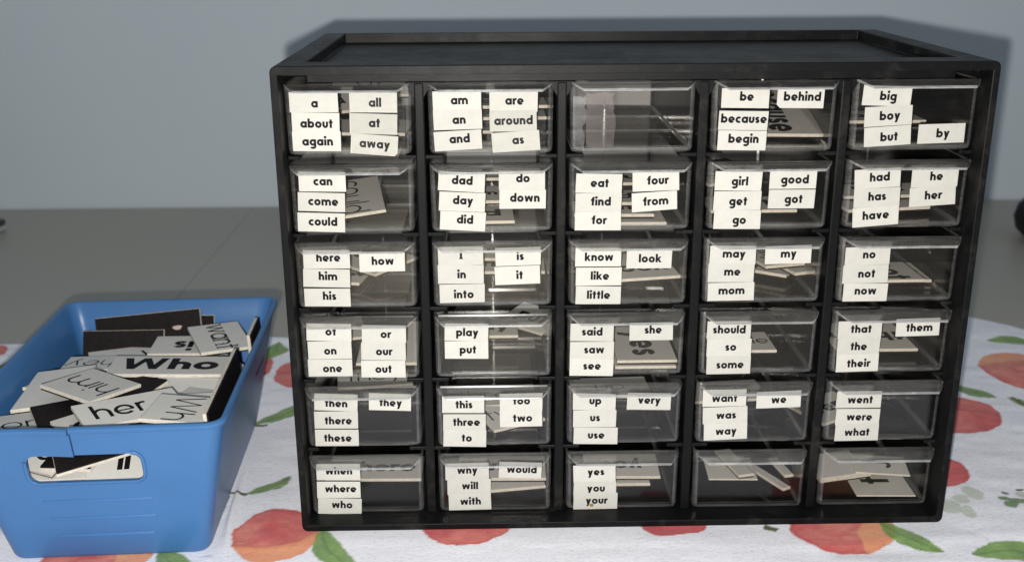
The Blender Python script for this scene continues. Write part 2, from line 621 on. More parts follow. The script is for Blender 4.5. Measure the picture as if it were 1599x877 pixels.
def paint_print(x, y):
    """Colour of the printed cotton itself at x, y in millimetres."""
    n = x.size
    wx = x + 2.2 * (fbm(x / 9, y / 9, 3) - 0.5) * 2
    wy = y + 2.2 * (fbm(x / 9, y / 9, 23) - 0.5) * 2
    col = np.empty((n, 3))
    base = fbm(x / 40, y / 40, 51)
    for k, v in enumerate((0.86, 0.872, 0.94)):
        col[:, k] = v * (0.96 + 0.06 * base)
    grain = fbm(x / 3.0, y / 1.2, 77, 3)
    streak = 0.86 + 0.28 * fbm(x / 4.5, y / 1.6, 177, 4)

    def lay(mask, c):
        for k in range(3):
            ck = c[k] if not np.isscalar(c[k]) else np.full(n, c[k])
            col[:, k] = col[:, k] * (1 - mask) + ck * mask
    for px, py, a, b, rot, tone, flank in PEACHES:
        sel = (np.abs(x - px) < 50) & (np.abs(y - py) < 50)
        if not sel.any():
            continue
        c, s = math.cos(R(rot)), math.sin(R(rot))
        u = ((wx - px) * c + (wy - py) * s) / a
        v = (-(wx - px) * s + (wy - py) * c) / b
        rr = np.sqrt(u * u + v * v) * (1 + 0.06 * np.cos(2 * np.arctan2(v, u) + 1.0))
        mask = (1 - sstep(0.965, 1.015, rr)) * sel
        wash = fbm(x / 14 + px, y / 10, 11)
        w2 = np.clip((wash - 0.3) * 2.2, 0, 1)
        red = (0.62 - 0.16 * tone + 0.16 * w2, 0.085 - 0.06 * tone + 0.19 * w2 * (1.1 - tone), 0.085 - 0.045 * tone + 0.11 * w2 * (1.1 - tone))
        lay(mask * (0.90 + 0.1 * grain), [ch * streak for ch in red])
        rim = sstep(0.86, 0.97, rr) * mask * 0.45
        lay(rim, (0.50, 0.045, 0.04))
        if flank:
            if flank == 1:
                e = sstep(0.05, 0.35, -v + 0.35 * u * u - 0.25)
            elif flank == 2:
                e = sstep(0.0, 0.12, u - 0.25 - 0.45 * v * v + 0.25 * v)
            else:
                e = sstep(0.0, 0.3, v - 0.35)
            lay(e * mask * 0.85, (0.80 + 0.05 * wash, 0.30 + 0.14 * wash, 0.16 + 0.07 * wash))
            lay(np.exp(-((e - 0.4) / 0.2) ** 2) * mask * 0.35, (0.42, 0.07, 0.055))
        else:
            cr = np.exp(-((v - 0.25 + 0.2 * u * u) / 0.06) ** 2) * mask * 0.35
            lay(cr, (0.40, 0.06, 0.05))
            lay(sstep(0.25, 0.9, v) * mask * 0.4 * (1 - tone), (0.62, 0.24, 0.13))
    for x0, y0, x1, y1, w, tone in LEAVES:
        L = math.hypot(x1 - x0, y1 - y0)
        dx, dy = (x1 - x0) / L, (y1 - y0) / L
        t = ((wx - x0) * dx + (wy - y0) * dy) / L
        d = -(wx - x0) * dy + (wy - y0) * dx + 0.10 * L * np.sin(np.clip(t, 0, 1) * math.pi)
        half = w * np.power(np.clip(np.sin(np.clip(t, 0, 1) * math.pi), 0, 1), 0.75)
        mask = (1 - sstep(-0.6, 0.4, np.abs(d) - half)) * ((t > 0) & (t < 1))
        wash = fbm(x / 8, y / 8, 31)
        g = (0.10 - 0.06 * tone + 0.14 * wash, 0.24 - 0.13 * tone + 0.20 * wash, 0.03 + 0.03 * wash)
        lay(mask * (0.86 + 0.12 * grain), [ch * streak for ch in g])
        lay(np.exp(-(d / 0.7) ** 2) * mask * 0.5, (0.07, 0.12, 0.03))
        lay((1 - sstep(-2.2, -0.4, -np.abs(np.abs(d) - half))) * 0, g)
    for x0, y0, x1, y1, w in STEMS:
        L = math.hypot(x1 - x0, y1 - y0)
        dx, dy = (x1 - x0) / L, (y1 - y0) / L
        t = ((wx - x0) * dx + (wy - y0) * dy) / L
        d = np.abs(-(wx - x0) * dy + (wy - y0) * dx)
        lay((1 - sstep(w * 0.7, w * 1.2, d)) * ((t > 0) & (t < 1)), (0.09, 0.10, 0.03))
    for px, py, a, b, tone in BUDS:
        rr = np.sqrt(((wx - px) / a) ** 2 + ((wy - py) / b) ** 2)
        mask = (1 - sstep(0.8, 1.1, rr)) * (0.55, 0.9, 0.9)[tone]
        lay(mask, ((0.34, 0.42, 0.24), (0.10, 0.20, 0.06), (0.07, 0.05, 0.03))[tone])
    return np.clip(col, 0, 1)


def make_cloth():
    X0, X1, Y0 = -510.0, 430.0, -175.0
    step = 1.0
    xs = np.arange(X0, X1 + 0.1, step)
    yb = np.where(xs < -100, 279 + 3 * np.sin(xs / 60), 279 + 33 * sstep(-100, 270, xs))
    yb = yb - np.clip(xs - 309, 0, None) * 1.0 + 2.5 * (vnoise(xs / 25, xs * 0, 5) - 0.5)
    nv = 470
    tv = np.linspace(0, 1, nv)
    Xg = np.repeat(xs[:, None], nv, 1)
    Yg = Y0 + (yb[:, None] - Y0) * tv[None, :]
    x, y = Xg.ravel(), Yg.ravel()
    # gentle wrinkles of the cotton, none under the cabinet or the bin
    dcab = np.maximum(np.maximum(-166 - x, x - 166), np.maximum(-y, y - 165))
    ca, sa = math.cos(-0.045), math.sin(-0.045)
    bx, by = (x + 259) * ca - (y - 54) * sa, (x + 259) * sa + (y - 54) * ca
    dbin = np.maximum(np.abs(bx) - 49, np.abs(by) - 77)
    free = sstep(0, 22, np.minimum(dcab, dbin))
    z = 3.6 * (fbm(x / 60, y / 28, 91, 3) - 0.36) * free
    z = z + 2.0 * free * np.exp(-((y + 72 + 0.10 * (x - 150)) / 13) ** 2) * sstep(-60, 120, x)
    z = z + 1.2 * free * np.exp(-((y - 0.62 * x + 18) / 9) ** 2) * sstep(-60, -20, x - 60) * (1 - sstep(-20, 10, y))
    # the sharp crease that runs back between the bin and the cabinet
    t = (y + 5.2) / 282.4
    xc = -209.6 - 38 * t
    dd = x - xc
    fold = 4.2 * np.exp(-(dd / 2.6) ** 2) + 2.6 * np.exp(-((dd - 7.5) / 2.4) ** 2)
    z = z + fold * sstep(-0.12, 0.1, t) * sstep(0.3, 3, dbin)
    z = np.maximum(z, -0.0 + 0 * z)
    edge = np.tile(np.concatenate([np.zeros(nv - 3), [-0.2, -0.8, -2.0]]), len(xs))
    z = z * np.where(edge < 0, 0.5, 1) + edge
    nx = len(xs)
    co = np.stack([x, y, z], 1) / 1000.0
    me = bpy.data.meshes.new('tablecloth')
    idx = np.arange(nx * nv).reshape(nx, nv)
    q = np.stack([idx[:-1, :-1], idx[1:, :-1], idx[1:, 1:], idx[:-1, 1:]], -1).reshape(-1)
    nf = len(q) // 4
    me.vertices.add(nx * nv)
    me.vertices.foreach_set('co', co.ravel())
    me.loops.add(len(q))
    me.loops.foreach_set('vertex_index', q.astype(np.int32))
    me.polygons.add(nf)
    me.polygons.foreach_set('loop_start', np.arange(0, nf * 4, 4, dtype=np.int32))
    me.update(calc_edges=True)
    me.polygons.foreach_set('use_smooth', [True] * nf)
    ca_ = me.color_attributes.new('print', 'FLOAT_COLOR', 'POINT')
    col = paint_print(x, y)
    ca_.data.foreach_set('color', np.concatenate([col, np.ones((len(x), 1))], 1).astype(np.float32).ravel())
    me.materials.append(M_CLOTH)
    ob = bpy.data.objects.new('tablecloth', me)
    C.objects.link(ob)
    tag(ob, 'white flannel cloth printed with red peaches and green leaves, spread on the table', 'tablecloth')


make_cloth()


# ------------------------------------------------------------------ the storage cabinet
W, D, H = 0.330, 0.163, 0.2354
PITCH_X, PITCH_Z, Z0 = 0.0661, 0.0378, 0.0036
FACE_Y = 0.0118
DW, DH, DD = 0.0586, 0.0333, 0.138

cabinet = thing('storage_cabinet', 'black plastic storage cabinet of thirty clear drawers with word labels', 'storage cabinet')


def solid(name, x0, x1, y0, y1, z0, z1):
    b = bmesh.new()
    add_box(b, x0, x1, y0, y1, z0, z1)
    return obj(name, b, M_BLACK)


bm = bmesh.new()
add_box(bm, -W / 2, W / 2, 0, D, 0, H)
es = [e for e in bm.edges if abs(e.verts[0].co.y - e.verts[1].co.y) > 0.1]
bmesh.ops.bevel(bm, geom=es, offset=0.0030, segments=4, profile=0.5, affect='EDGES')
shell = obj('shell', bm, M_BLACK, cabinet)
bool_cut(shell, [
    solid('cut', -0.1616, 0.1616, -0.02, 0.0125, 0.0036, 0.2312),
    solid('cut', -0.1616, 0.1616, 0.010, 0.1600, 0.0036, 0.2262),
    solid('cut', -0.1616, -0.1505, 0.010, 0.0152, 0.220, 0.2312),
    solid('cut', 0.1500, 0.1616, 0.010, 0.0152, 0.220, 0.2312),
    solid('cut', -0.1616, -0.1505, 0.010, 0.075, 0.220, 0.2289),
    solid('cut', 0.1500, 0.1616, 0.010, 0.075, 0.220, 0.2289),
    solid('cut', -0.1512, 0.1512, 0.0165, 0.1592, 0.2298, 0.25),
])
md = shell.modifiers.new('soft_edges', 'BEVEL')
md.width = 0.0007
md.segments = 2
md.limit_method = 'ANGLE'
md.angle_limit = R(40)
bake_mods(shell)

for i in range(4):
    x = (i - 1.5) * PITCH_X
    bm = bmesh.new()
    add_box(bm, x - 0.0023, x + 0.0023, 0.0108, 0.0165, 0.0037, 0.2261, bevel=0.0007)
    add_box(bm, x - 0.0010, x + 0.0010, 0.0163, 0.1595, 0.0037, 0.2261)
    for k in range(1, 6):
        zr = Z0 + k * PITCH_Z
        add_box(bm, x - 0.0105, x + 0.0105, 0.0122, 0.150, zr - 0.0021, zr - 0.0003, bevel=0.0003)
    # the bar widens into the header
    pf = [(x - 0.0022, 0.2195), (x + 0.0022, 0.2195), (x + 0.0062, 0.2262), (x - 0.0062, 0.2262)]
    va = [bm.verts.new((a, 0.0112, b)) for a, b in pf]
    vb = [bm.verts.new((a, 0.0160, b)) for a, b in pf]
    bm.faces.new(va)
    bm.faces.new(vb[::-1])
    for k in range(4):
        bm.faces.new([va[k], vb[k], vb[(k + 1) % 4], va[(k + 1) % 4]])
    bmesh.ops.recalc_face_normals(bm, faces=bm.faces[:])
    obj('divider', bm, M_BLACK, cabinet)
for s in (-1, 1):
    bm = bmesh.new()
    for k in range(1, 6):
        zr = Z0 + k * PITCH_Z
        xa, xb = sorted((s * 0.1615, s * 0.1560))
        add_box(bm, xa, xb, 0.0122, 0.150, zr - 0.0021, zr - 0.0003, bevel=0.0003)
    obj('side_rail', bm, M_BLACK, cabinet)


def drawer_mesh():
    """A clear open-topped tub with rounded corners, its face at y = 0."""
    bm = bmesh.new()
    t, r = 0.0013, 0.0024

    def ring(x, y0, y1, z, rr, taper=0.0):
        pts = []
        for cx, cy_, a0 in ((x - rr, y0 + rr, -90), (x - rr, y1 - rr, 0), (-x + rr, y1 - rr, 90), (-x + rr, y0 + rr, 180)):
            for k in range(4):
                a = R(a0 + 30 * k)
                pts.append(bm.verts.new((cx + rr * math.cos(a), cy_ + rr * math.sin(a), z)))
        return pts
    hx = DW / 2
    rings = [
        ring(hx - 0.0022, 0.0012, DD - 0.006, 0.0, r), ring(hx - 0.0009, 0.0002, DD - 0.0045, 0.0009, r), ring(hx - 0.0004, 0.0, DD - 0.004, 0.0024, r),
        ring(hx, 0.0, DD, DH - 0.0008, r), ring(hx - 0.0003, 0.0003, DD - 0.0003, DH, r - 0.0003),
        ring(hx - t + 0.0003, t - 0.0003, DD - t + 0.0003, DH, r - t + 0.0006), ring(hx - t, t, DD - t, DH - 0.0006, 0.0012),
        ring(hx - t - 0.0004, t, DD - t - 0.004, 0.0030, 0.0012), ring(hx - t - 0.0014, t + 0.001, DD - t - 0.0055, 0.0014, 0.0012)]
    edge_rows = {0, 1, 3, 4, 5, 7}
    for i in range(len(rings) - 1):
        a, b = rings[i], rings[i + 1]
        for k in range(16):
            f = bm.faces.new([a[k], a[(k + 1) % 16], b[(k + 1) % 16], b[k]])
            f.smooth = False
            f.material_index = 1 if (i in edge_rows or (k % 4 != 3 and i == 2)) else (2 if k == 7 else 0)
    bm.faces.new(rings[0][::-1])
    bm.faces.new(rings[-1])
    # low ribs across the floor and up the back
    for yy in (0.050, 0.094):
        add_box(bm, -hx + 0.003, hx - 0.003, yy - 0.0004, yy + 0.0004, 0.00143, 0.0022, 1)
    add_box(bm, -0.0004, 0.0004, DD - 0.0072, DD - 0.0062, 0.0022, DH - 0.004, 1)
    return bm


def lip_mesh():
    """The pull: a clear visor along the top of the face that leans out and down, its corners cut off."""
    bm = bmesh.new()
    prof = [(0.0003, 0.0001, 0.0287), (-0.0024, 0.0004, 0.0285), (-0.0052, -0.0001, 0.0273), (-0.0080, -0.0009, 0.0256), (-0.0103, -0.0017, 0.0238)]
    th = 0.0011

    def row(i, s, low):
        y, z, hx = prof[i]
        return bm.verts.new((s * hx, y, DH + z - (th if low else 0)))
    for low in (False, True):
        g = [[row(i, s, low) for s in (-1, 1)] for i in range(len(prof))]
        for i in range(len(prof) - 1):
            f = bm.faces.new([g[i][0], g[i + 1][0], g[i + 1][1], g[i][1]])
            f.smooth = True
            if low:
                f.normal_flip()
    for s in (-1, 1):
        for i in range(len(prof) - 1):
            f = bm.faces.new([row(i, s, 0), row(i, s, 1), row(i + 1, s, 1), row(i + 1, s, 0)])
            f.material_index = 1
    y, z, hx = prof[-1]
    add_box(bm, -hx + 0.0002, hx - 0.0002, y - 0.0004, y + 0.0002, DH + z - th - 0.0001, DH + z - th + 0.0006, 1, bevel=0.0002, seg=2)
    n_ = len(prof) - 1
    f = bm.faces.new([row(n_, -1, 0), row(n_, -1, 1), row(n_, 1, 1), row(n_, 1, 0)])
    f.material_index = 1
    return bm


def label_mesh(word, w, h, bl, seed):
    """A strip of cream paper lying in the x-z plane, lower left corner at the origin, with its word in black."""
    q = random.Random(seed)
    bm = bmesh.new()
    j = lambda: q.uniform(-0.00012, 0.00012)
    t = 0.00014
    pts = [(j(), j()), (w + j(), j()), (w + j(), h + j()), (j(), h + j())]
    if word in ('behind', 'away'):                       # a corner of the paper is torn off
        pts = [(0.0016, 0), (w, 0), (w, h), (0, h), (0, 0.0016)] if word == 'behind' else [(0, 0), (w - 0.0012, 0), (w, 0.0014), (w, h), (0, h)]
    va = [bm.verts.new((x, 0, z)) for x, z in pts]
    vb = [bm.verts.new((x, -t, z)) for x, z in pts]
    bm.faces.new(vb)
    bm.faces.new(va[::-1])
    for k in range(len(pts)):
        bm.faces.new([vb[k], va[k], va[(k + 1) % len(pts)], vb[(k + 1) % len(pts)]])
    bmesh.ops.recalc_face_normals(bm, faces=bm.faces[:])
    polys, tw = text_polys(word, 0.00294, 0.365, 0.10)
    if tw > w - 0.0012:
        polys, tw = text_polys(word, 0.00294, 0.365, 0.10, (w - 0.0012) / tw)
    x0 = min((w - tw) / 2 + q.uniform(0.0001, 0.0012), w - tw - 0.0005)
    put_text(bm, polys, lambda px, py, e: (x0 + px, -t - 1.5e-5 - e, bl * h + py), 1)
    if word == 'your':                                   # a brown spot on the paper
        f = bm.faces.new([bm.verts.new((0.0095 + 0.0011 * math.cos(a) * (1 + .2 * math.sin(3 * a)), -t - 8e-6, 0.0022 + 0.0010 * math.sin(a))) for a in [k * math.pi / 7 for k in range(14)]])
        f.material_index = 2
    return bm


def hash_seed(s):
    return sum(ord(ch) * (i + 3) for i, ch in enumerate(s))


M_SPOT = mat_plain('brown_stain', (0.25, 0.15, 0.05), 0.7, 0.2, 0.3, 900)
LABELS = [
    (0, 0, 'a', -26.9, 20.3, 22.4, -0.5, 0.25),
    (0, 0, 'about', -26.4, 10.9, 22.1, -1.2, 0.26),
    (0, 0, 'again', -26.5, 2.2, 22.5, -0.5, 0.29),
    (0, 0, 'all', 0.7, 20.1, 22.1, -1.2, 0.29),
    (0, 0, 'at', 0.3, 10.4, 22.1, -2.3, 0.34),
    (0, 0, 'away', 0.2, 1.1, 21.9, -4.7, 0.34),
    (0, 1, 'am', -26.8, 20.4, 22.4, 0.6, 0.32),
    (0, 1, 'an', -26.6, 11.4, 22.5, 1.3, 0.29),
    (0, 1, 'and', -26.3, 1.6, 22.2, 2.9, 0.36),
    (0, 1, 'are', -0.6, 19.8, 22.3, -0.5, 0.36),
    (0, 1, 'around', -0.6, 10.5, 22.0, 0.9, 0.34),
    (0, 1, 'as', 0.7, 0.7, 22.3, 3.2, 0.36),
    (0, 3, 'be', -25.1, 20.8, 22.2, -1.1, 0.38),
    (0, 3, 'because', -25.8, 10.5, 23.0, -1.2, 0.38),
    (0, 3, 'begin', -25.8, 1.1, 22.9, -1.0, 0.37),
    (0, 3, 'behind', 0.9, 20.6, 21.9, -0.9, 0.36),
    (0, 4, 'big', -25.1, 21.5, 22.7, -2.3, 0.28),
    (0, 4, 'boy', -23.1, 11.2, 22.4, 2.7, 0.30),
    (0, 4, 'but', -22.4, 1.6, 22.1, 3.4, 0.25),
    (0, 4, 'by', 3.0, 3.1, 21.9, 1.0, 0.30),
    (1, 0, 'can', -25.1, 20.8, 22.2, -1.2, 0.32),
    (1, 0, 'come', -26.2, 11.4, 22.4, -2.4, 0.32),
    (1, 0, 'could', -26.8, 1.3, 22.5, -2.0, 0.33),
    (1, 1, 'dad', -25.5, 20.7, 22.1, -3.8, 0.37),
    (1, 1, 'day', -25.3, 11.0, 21.9, -3.4, 0.37),
    (1, 1, 'did', -25.0, 1.6, 21.7, -3.2, 0.37),
    (1, 1, 'do', 3.5, 20.7, 21.9, -0.1, 0.39),
    (1, 1, 'down', 3.7, 11.5, 22.0, -0.6, 0.37),
    (1, 2, 'eat', -26.2, 18.8, 21.9, -1.5, 0.31),
    (1, 2, 'find', -26.3, 9.4, 22.1, -0.8, 0.35),
    (1, 2, 'for', -26.3, 0.3, 22.1, -0.6, 0.34),
    (1, 2, 'four', 1.0, 18.9, 22.2, 2.2, 0.34),
    (1, 2, 'from', 1.1, 9.0, 21.6, 3.5, 0.30),
    (1, 3, 'girl', -26.1, 19.4, 22.4, -1.2, 0.28),
    (1, 3, 'get', -26.2, 9.8, 22.7, -0.8, 0.26),
    (1, 3, 'go', -25.8, 0.6, 22.6, -1.1, 0.27),
    (1, 3, 'good', 0.1, 19.8, 22.3, -0.1, 0.28),
    (1, 3, 'got', 0.0, 10.2, 22.3, -0.1, 0.29),
    (1, 4, 'had', -25.0, 19.0, 22.0, 3.4, 0.36),
    (1, 4, 'has', -24.6, 9.8, 22.1, 2.7, 0.36),
    (1, 4, 'have', -24.3, 0.3, 22.2, 3.9, 0.36),
    (1, 4, 'he', 2.2, 19.6, 22.2, 1.3, 0.37),
    (1, 4, 'her', 2.3, 10.3, 22.0, 3.0, 0.34),
    (2, 0, 'here', -25.3, 20.5, 22.5, -0.6, 0.38),
    (2, 0, 'him', -25.9, 11.2, 22.6, -1.6, 0.39),
    (2, 0, 'his', -25.8, 1.2, 22.3, -0.9, 0.37),
    (2, 0, 'how', 1.8, 18.5, 21.9, 0.1, 0.36),
    (2, 1, 'I', -26.2, 21.2, 21.9, 0.8, 0.33),
    (2, 1, 'in', -26.6, 12.0, 22.3, -0.2, 0.29),
    (2, 1, 'into', -25.9, 2.1, 22.0, 0.6, 0.24),
    (2, 1, 'is', 1.6, 20.7, 21.9, 1.3, 0.29),
    (2, 1, 'it', 1.3, 10.9, 22.0, 1.8, 0.29),
    (2, 2, 'know', -25.9, 19.9, 22.3, -0.2, 0.30),
    (2, 2, 'like', -25.6, 10.2, 22.4, -0.4, 0.32),
    (2, 2, 'little', -25.6, 0.7, 22.1, -0.9, 0.30),
    (2, 2, 'look', -1.0, 18.7, 22.0, -0.6, 0.33),
    (2, 3, 'may', -26.4, 20.3, 22.4, -1.1, 0.36),
    (2, 3, 'me', -26.9, 11.0, 22.4, -0.7, 0.37),
    (2, 3, 'mom', -26.4, 1.4, 22.7, 0.5, 0.35),
    (2, 3, 'my', 0.8, 19.8, 22.4, 1.3, 0.35),
    (2, 4, 'no', -26.4, 19.0, 21.9, 1.1, 0.37),
    (2, 4, 'not', -26.8, 9.8, 22.3, 0.8, 0.31),
    (2, 4, 'now', -25.9, 0.6, 21.9, 0.1, 0.38),
    (3, 0, 'of', -26.1, 21.0, 21.9, -2.2, 0.33),
    (3, 0, 'on', -25.8, 11.0, 21.5, 0.3, 0.26),
    (3, 0, 'one', -26.2, 1.8, 21.9, 0.0, 0.25),
    (3, 0, 'or', 1.1, 19.7, 21.8, -1.2, 0.27),
    (3, 0, 'our', 0.3, 10.4, 22.1, -1.0, 0.28),
    (3, 0, 'out', -0.1, 1.0, 22.1, -0.8, 0.28),
    (3, 1, 'play', -24.1, 19.9, 21.6, -1.5, 0.28),
    (3, 1, 'put', -24.3, 10.4, 21.7, -0.7, 0.30),
    (3, 2, 'said', -27.9, 18.8, 21.5, -1.2, 0.33),
    (3, 2, 'saw', -27.9, 9.1, 21.9, -0.5, 0.34),
    (3, 2, 'see', -28.0, 0.3, 21.8, -1.3, 0.37),
    (3, 2, 'she', 1.6, 18.7, 21.7, 0.3, 0.38),
    (3, 3, 'should', -26.0, 19.2, 21.9, -0.7, 0.32),
    (3, 3, 'so', -25.6, 9.8, 22.3, -0.2, 0.33),
    (3, 3, 'some', -25.2, 0.3, 22.2, 0.3, 0.32),
    (3, 4, 'that', -26.4, 18.5, 21.7, 0.3, 0.33),
    (3, 4, 'the', -26.2, 9.7, 21.3, -0.5, 0.30),
    (3, 4, 'their', -25.9, 0.6, 21.4, 1.4, 0.26),
    (3, 4, 'them', 2.6, 19.3, 21.8, 1.3, 0.27),
    (4, 0, 'then', -24.9, 20.9, 21.9, -2.9, 0.23),
    (4, 0, 'there', -25.1, 10.7, 22.0, -0.8, 0.25),
    (4, 0, 'these', -25.4, 0.9, 22.1, -0.8, 0.27),
    (4, 0, 'they', 2.7, 20.6, 21.2, -2.4, 0.25),
    (4, 1, 'this', -26.2, 18.8, 21.3, -0.3, 0.28),
    (4, 1, 'three', -26.0, 8.8, 21.6, -0.8, 0.32),
    (4, 1, 'to', -26.2, 0.3, 21.8, -1.7, 0.31),
    (4, 1, 'too', 2.9, 19.7, 21.6, 0.0, 0.36),
    (4, 1, 'two', 2.9, 10.6, 21.6, 0.8, 0.30),
    (4, 2, 'up', -26.2, 19.2, 21.8, -1.6, 0.36),
    (4, 2, 'us', -25.8, 9.5, 21.8, -0.3, 0.36),
    (4, 2, 'use', -25.5, 0.3, 22.4, -1.1, 0.33),
    (4, 2, 'very', 1.4, 19.1, 22.2, -1.6, 0.36),
    (4, 3, 'want', -26.3, 20.3, 22.1, 0.5, 0.27),
    (4, 3, 'was', -25.6, 10.6, 22.7, 1.8, 0.28),
    (4, 3, 'way', -24.7, 1.5, 22.2, 2.1, 0.30),
    (4, 3, 'we', 1.3, 18.9, 22.6, 1.8, 0.28),
    (4, 4, 'went', -24.1, 18.7, 22.8, -0.3, 0.28),
    (4, 4, 'were', -23.8, 9.2, 22.6, -1.1, 0.30),
    (4, 4, 'what', -23.4, 0.3, 22.4, 0.2, 0.30),
    (5, 0, 'when', -25.8, 19.6, 22.5, -0.6, 0.36),
    (5, 0, 'where', -26.1, 9.4, 22.5, -0.9, 0.36),
    (5, 0, 'who', -26.1, 0.3, 22.5, -2.3, 0.39),
    (5, 1, 'why', -25.4, 18.6, 22.4, 1.0, 0.36),
    (5, 1, 'will', -24.7, 10.0, 22.5, -0.1, 0.35),
    (5, 1, 'with', -24.0, 1.0, 21.9, 0.5, 0.33),
    (5, 1, 'would', 2.1, 19.6, 21.9, -2.3, 0.33),
    (5, 2, 'yes', -25.3, 15.7, 22.0, 1.3, 0.40),
    (5, 2, 'you', -25.2, 8.2, 22.3, -0.4, 0.28),
    (5, 2, 'your', -25.1, 0.3, 22.9, -0.1, 0.33),
]

M_SCUFF = mat_clear('scuffed_film', (0.97, 0.97, 0.97), 0.02, 0.30, 0.3, 1.0, (0.40, 0.41, 0.43))
M_GLUE = mat_clear('old_glue_film', (0.93, 0.90, 0.89), 0.02, 0.24, 0.3, 1.0, (0.30, 0.22, 0.22))
M_TAPE = mat_clear('clear_tape', (0.97, 0.97, 0.96), 0.01, 0.10, 0.12, 1.0, (0.5, 0.5, 0.48))
TAPES = {(0, 0): (0.0010, 0.0262, 0.0001, 0.0290), (0, 1): (-0.0020, 0.0255, -0.0006, 0.0205)}


def residue_mesh(x0, x1, z0, z1, seed):
    q = random.Random(seed)
    bm = bmesh.new()
    pts = [(x0, z0), (x1 + q.uniform(-.001, 0), z0)]
    n = 14
    for i in range(1, n):
        pts.append((x1 + q.uniform(-0.0016, 0.0004), z0 + (z1 - z0) * i / n))
    pts += [(x1, z1)] + [(x1 + (x0 - x1) * i / 8, z1 + q.uniform(-0.0012, 0)) for i in range(1, 8)] + [(x0, z1)]
    bm.faces.new([bm.verts.new((x, -0.00008, z)) for x, z in pts])
    bmesh.ops.triangulate(bm, faces=bm.faces[:])
    return bm


def tape_mesh(x0, x1, z0, z1):
    bm = bmesh.new()
    pts, n = [], 26
    for i in range(n + 1):
        x = x0 + (x1 - x0) * i / n
        pts.append((x, z0))
        if i < n:
            pts.append((x + (x1 - x0) / n * .5, z0 - 0.0007))
    pts += [(x1, z1), (x0, z1)]
    top = [bm.verts.new((x, -0.00042, z)) for x, z in pts]
    bm.faces.new(top)
    bmesh.ops.triangulate(bm, faces=bm.faces[:])
    return bm


EMPTY_LABEL = {(0, 2): 'empty unlabelled clear drawer with a bare scratched face', (5, 3): 'unlabelled clear drawer holding thin tiles lying askew',
               (5, 4): 'unlabelled clear drawer holding letter cards and a thick tile'}
words = {}
for L in LABELS:
    words.setdefault((L[0], L[1]), []).append(L)
drawer0 = lip0 = None
for r_ in range(6):
    for c_ in range(5):
        if drawer0 is None:
            d = drawer0 = obj('drawer', drawer_mesh(), [M_CLEAR, M_EDGE, M_BACK], cabinet)
            lip = lip0 = obj('pull_lip', lip_mesh(), [M_LIP, M_RIM], d)
        else:
            d = drawer0.copy()
            C.objects.link(d)
            d.parent = cabinet
            lip = lip0.copy()
            C.objects.link(lip)
            lip.parent = d
        push = rnd.uniform(-0.0003, 0.0008)
        d.location = ((c_ - 2) * PITCH_X, FACE_Y + push, Z0 + (5 - r_) * PITCH_Z)
        ws = words.get((r_, c_), [])
        if (r_, c_) == (0, 2):                           # the bare drawer: its back is bent askew so the flash glares on it, glue of a lost label on its face
            d.data = d.data.copy()
            for v in d.data.vertices:
                if v.co.y > 0.12:
                    v.co.y -= 0.14 * v.co.x + 0.004
            for x0, x1, z0, z1, sd in ((-0.0278, -0.0218, 0.002, 0.027, 3), (-0.0216, -0.0080, 0.003, 0.0285, 4)):
                rs_ = obj('label_residue', residue_mesh(x0, x1, z0, z1, sd), M_GLUE if sd == 4 else M_SCUFF, d)
                rs_['label'] = 'torn film and glue left by a lost label'
        if (r_, c_) in TAPES:
            x0, x1, z0, z1 = TAPES[(r_, c_)]
            tp = obj('clear_tape', tape_mesh(x0, x1, z0, z1), M_TAPE, d)
            tp['label'] = 'clear sticky tape with a toothed lower edge'
        d['label'] = ('clear drawer labelled ' + ', '.join(w[2] for w in ws)) if ws else EMPTY_LABEL[(r_, c_)]
        for k, (_, _, word, x, z, w, rot, bl) in enumerate(ws):
            hgt = 0.0094 - 0.00025 * ((len(word) * 7 + k) % 3) / 2 if word not in ('yes', 'you') else (0.0098 if word == 'yes' else 0.0082)
            hgt = min(hgt, DH - 0.0012 - z / 1000)
            lb = obj('word_label', label_mesh(word, w / 1000, hgt, bl, hash_seed(word)), [M_PAPER, M_INK, M_SPOT], d)
            lb.location = (x / 1000, -0.0001 - 0.00005 * (k % 3), z / 1000)
            lb.rotation_euler = (0, -R(rot), 0)
            lb['label'] = f'cream paper label reading {word}'


# ------------------------------------------------------------------ word tiles: printed foam face on a black magnet backing
STYLES = {'bold': (0.32, 0.09, 1.0, 0, False), 'mid': (0.20, 0.13, 1.0, 0, False), 'thin': (0.125, 0.16, 1.0, 0, False),
          'slant': (0.12, 0.16, 1.0, 0.18, False), 'serif': (0.17, 0.13, 0.86, 0, True), 'wide': (0.34, 0.10, 1.14, 0.05, False)}


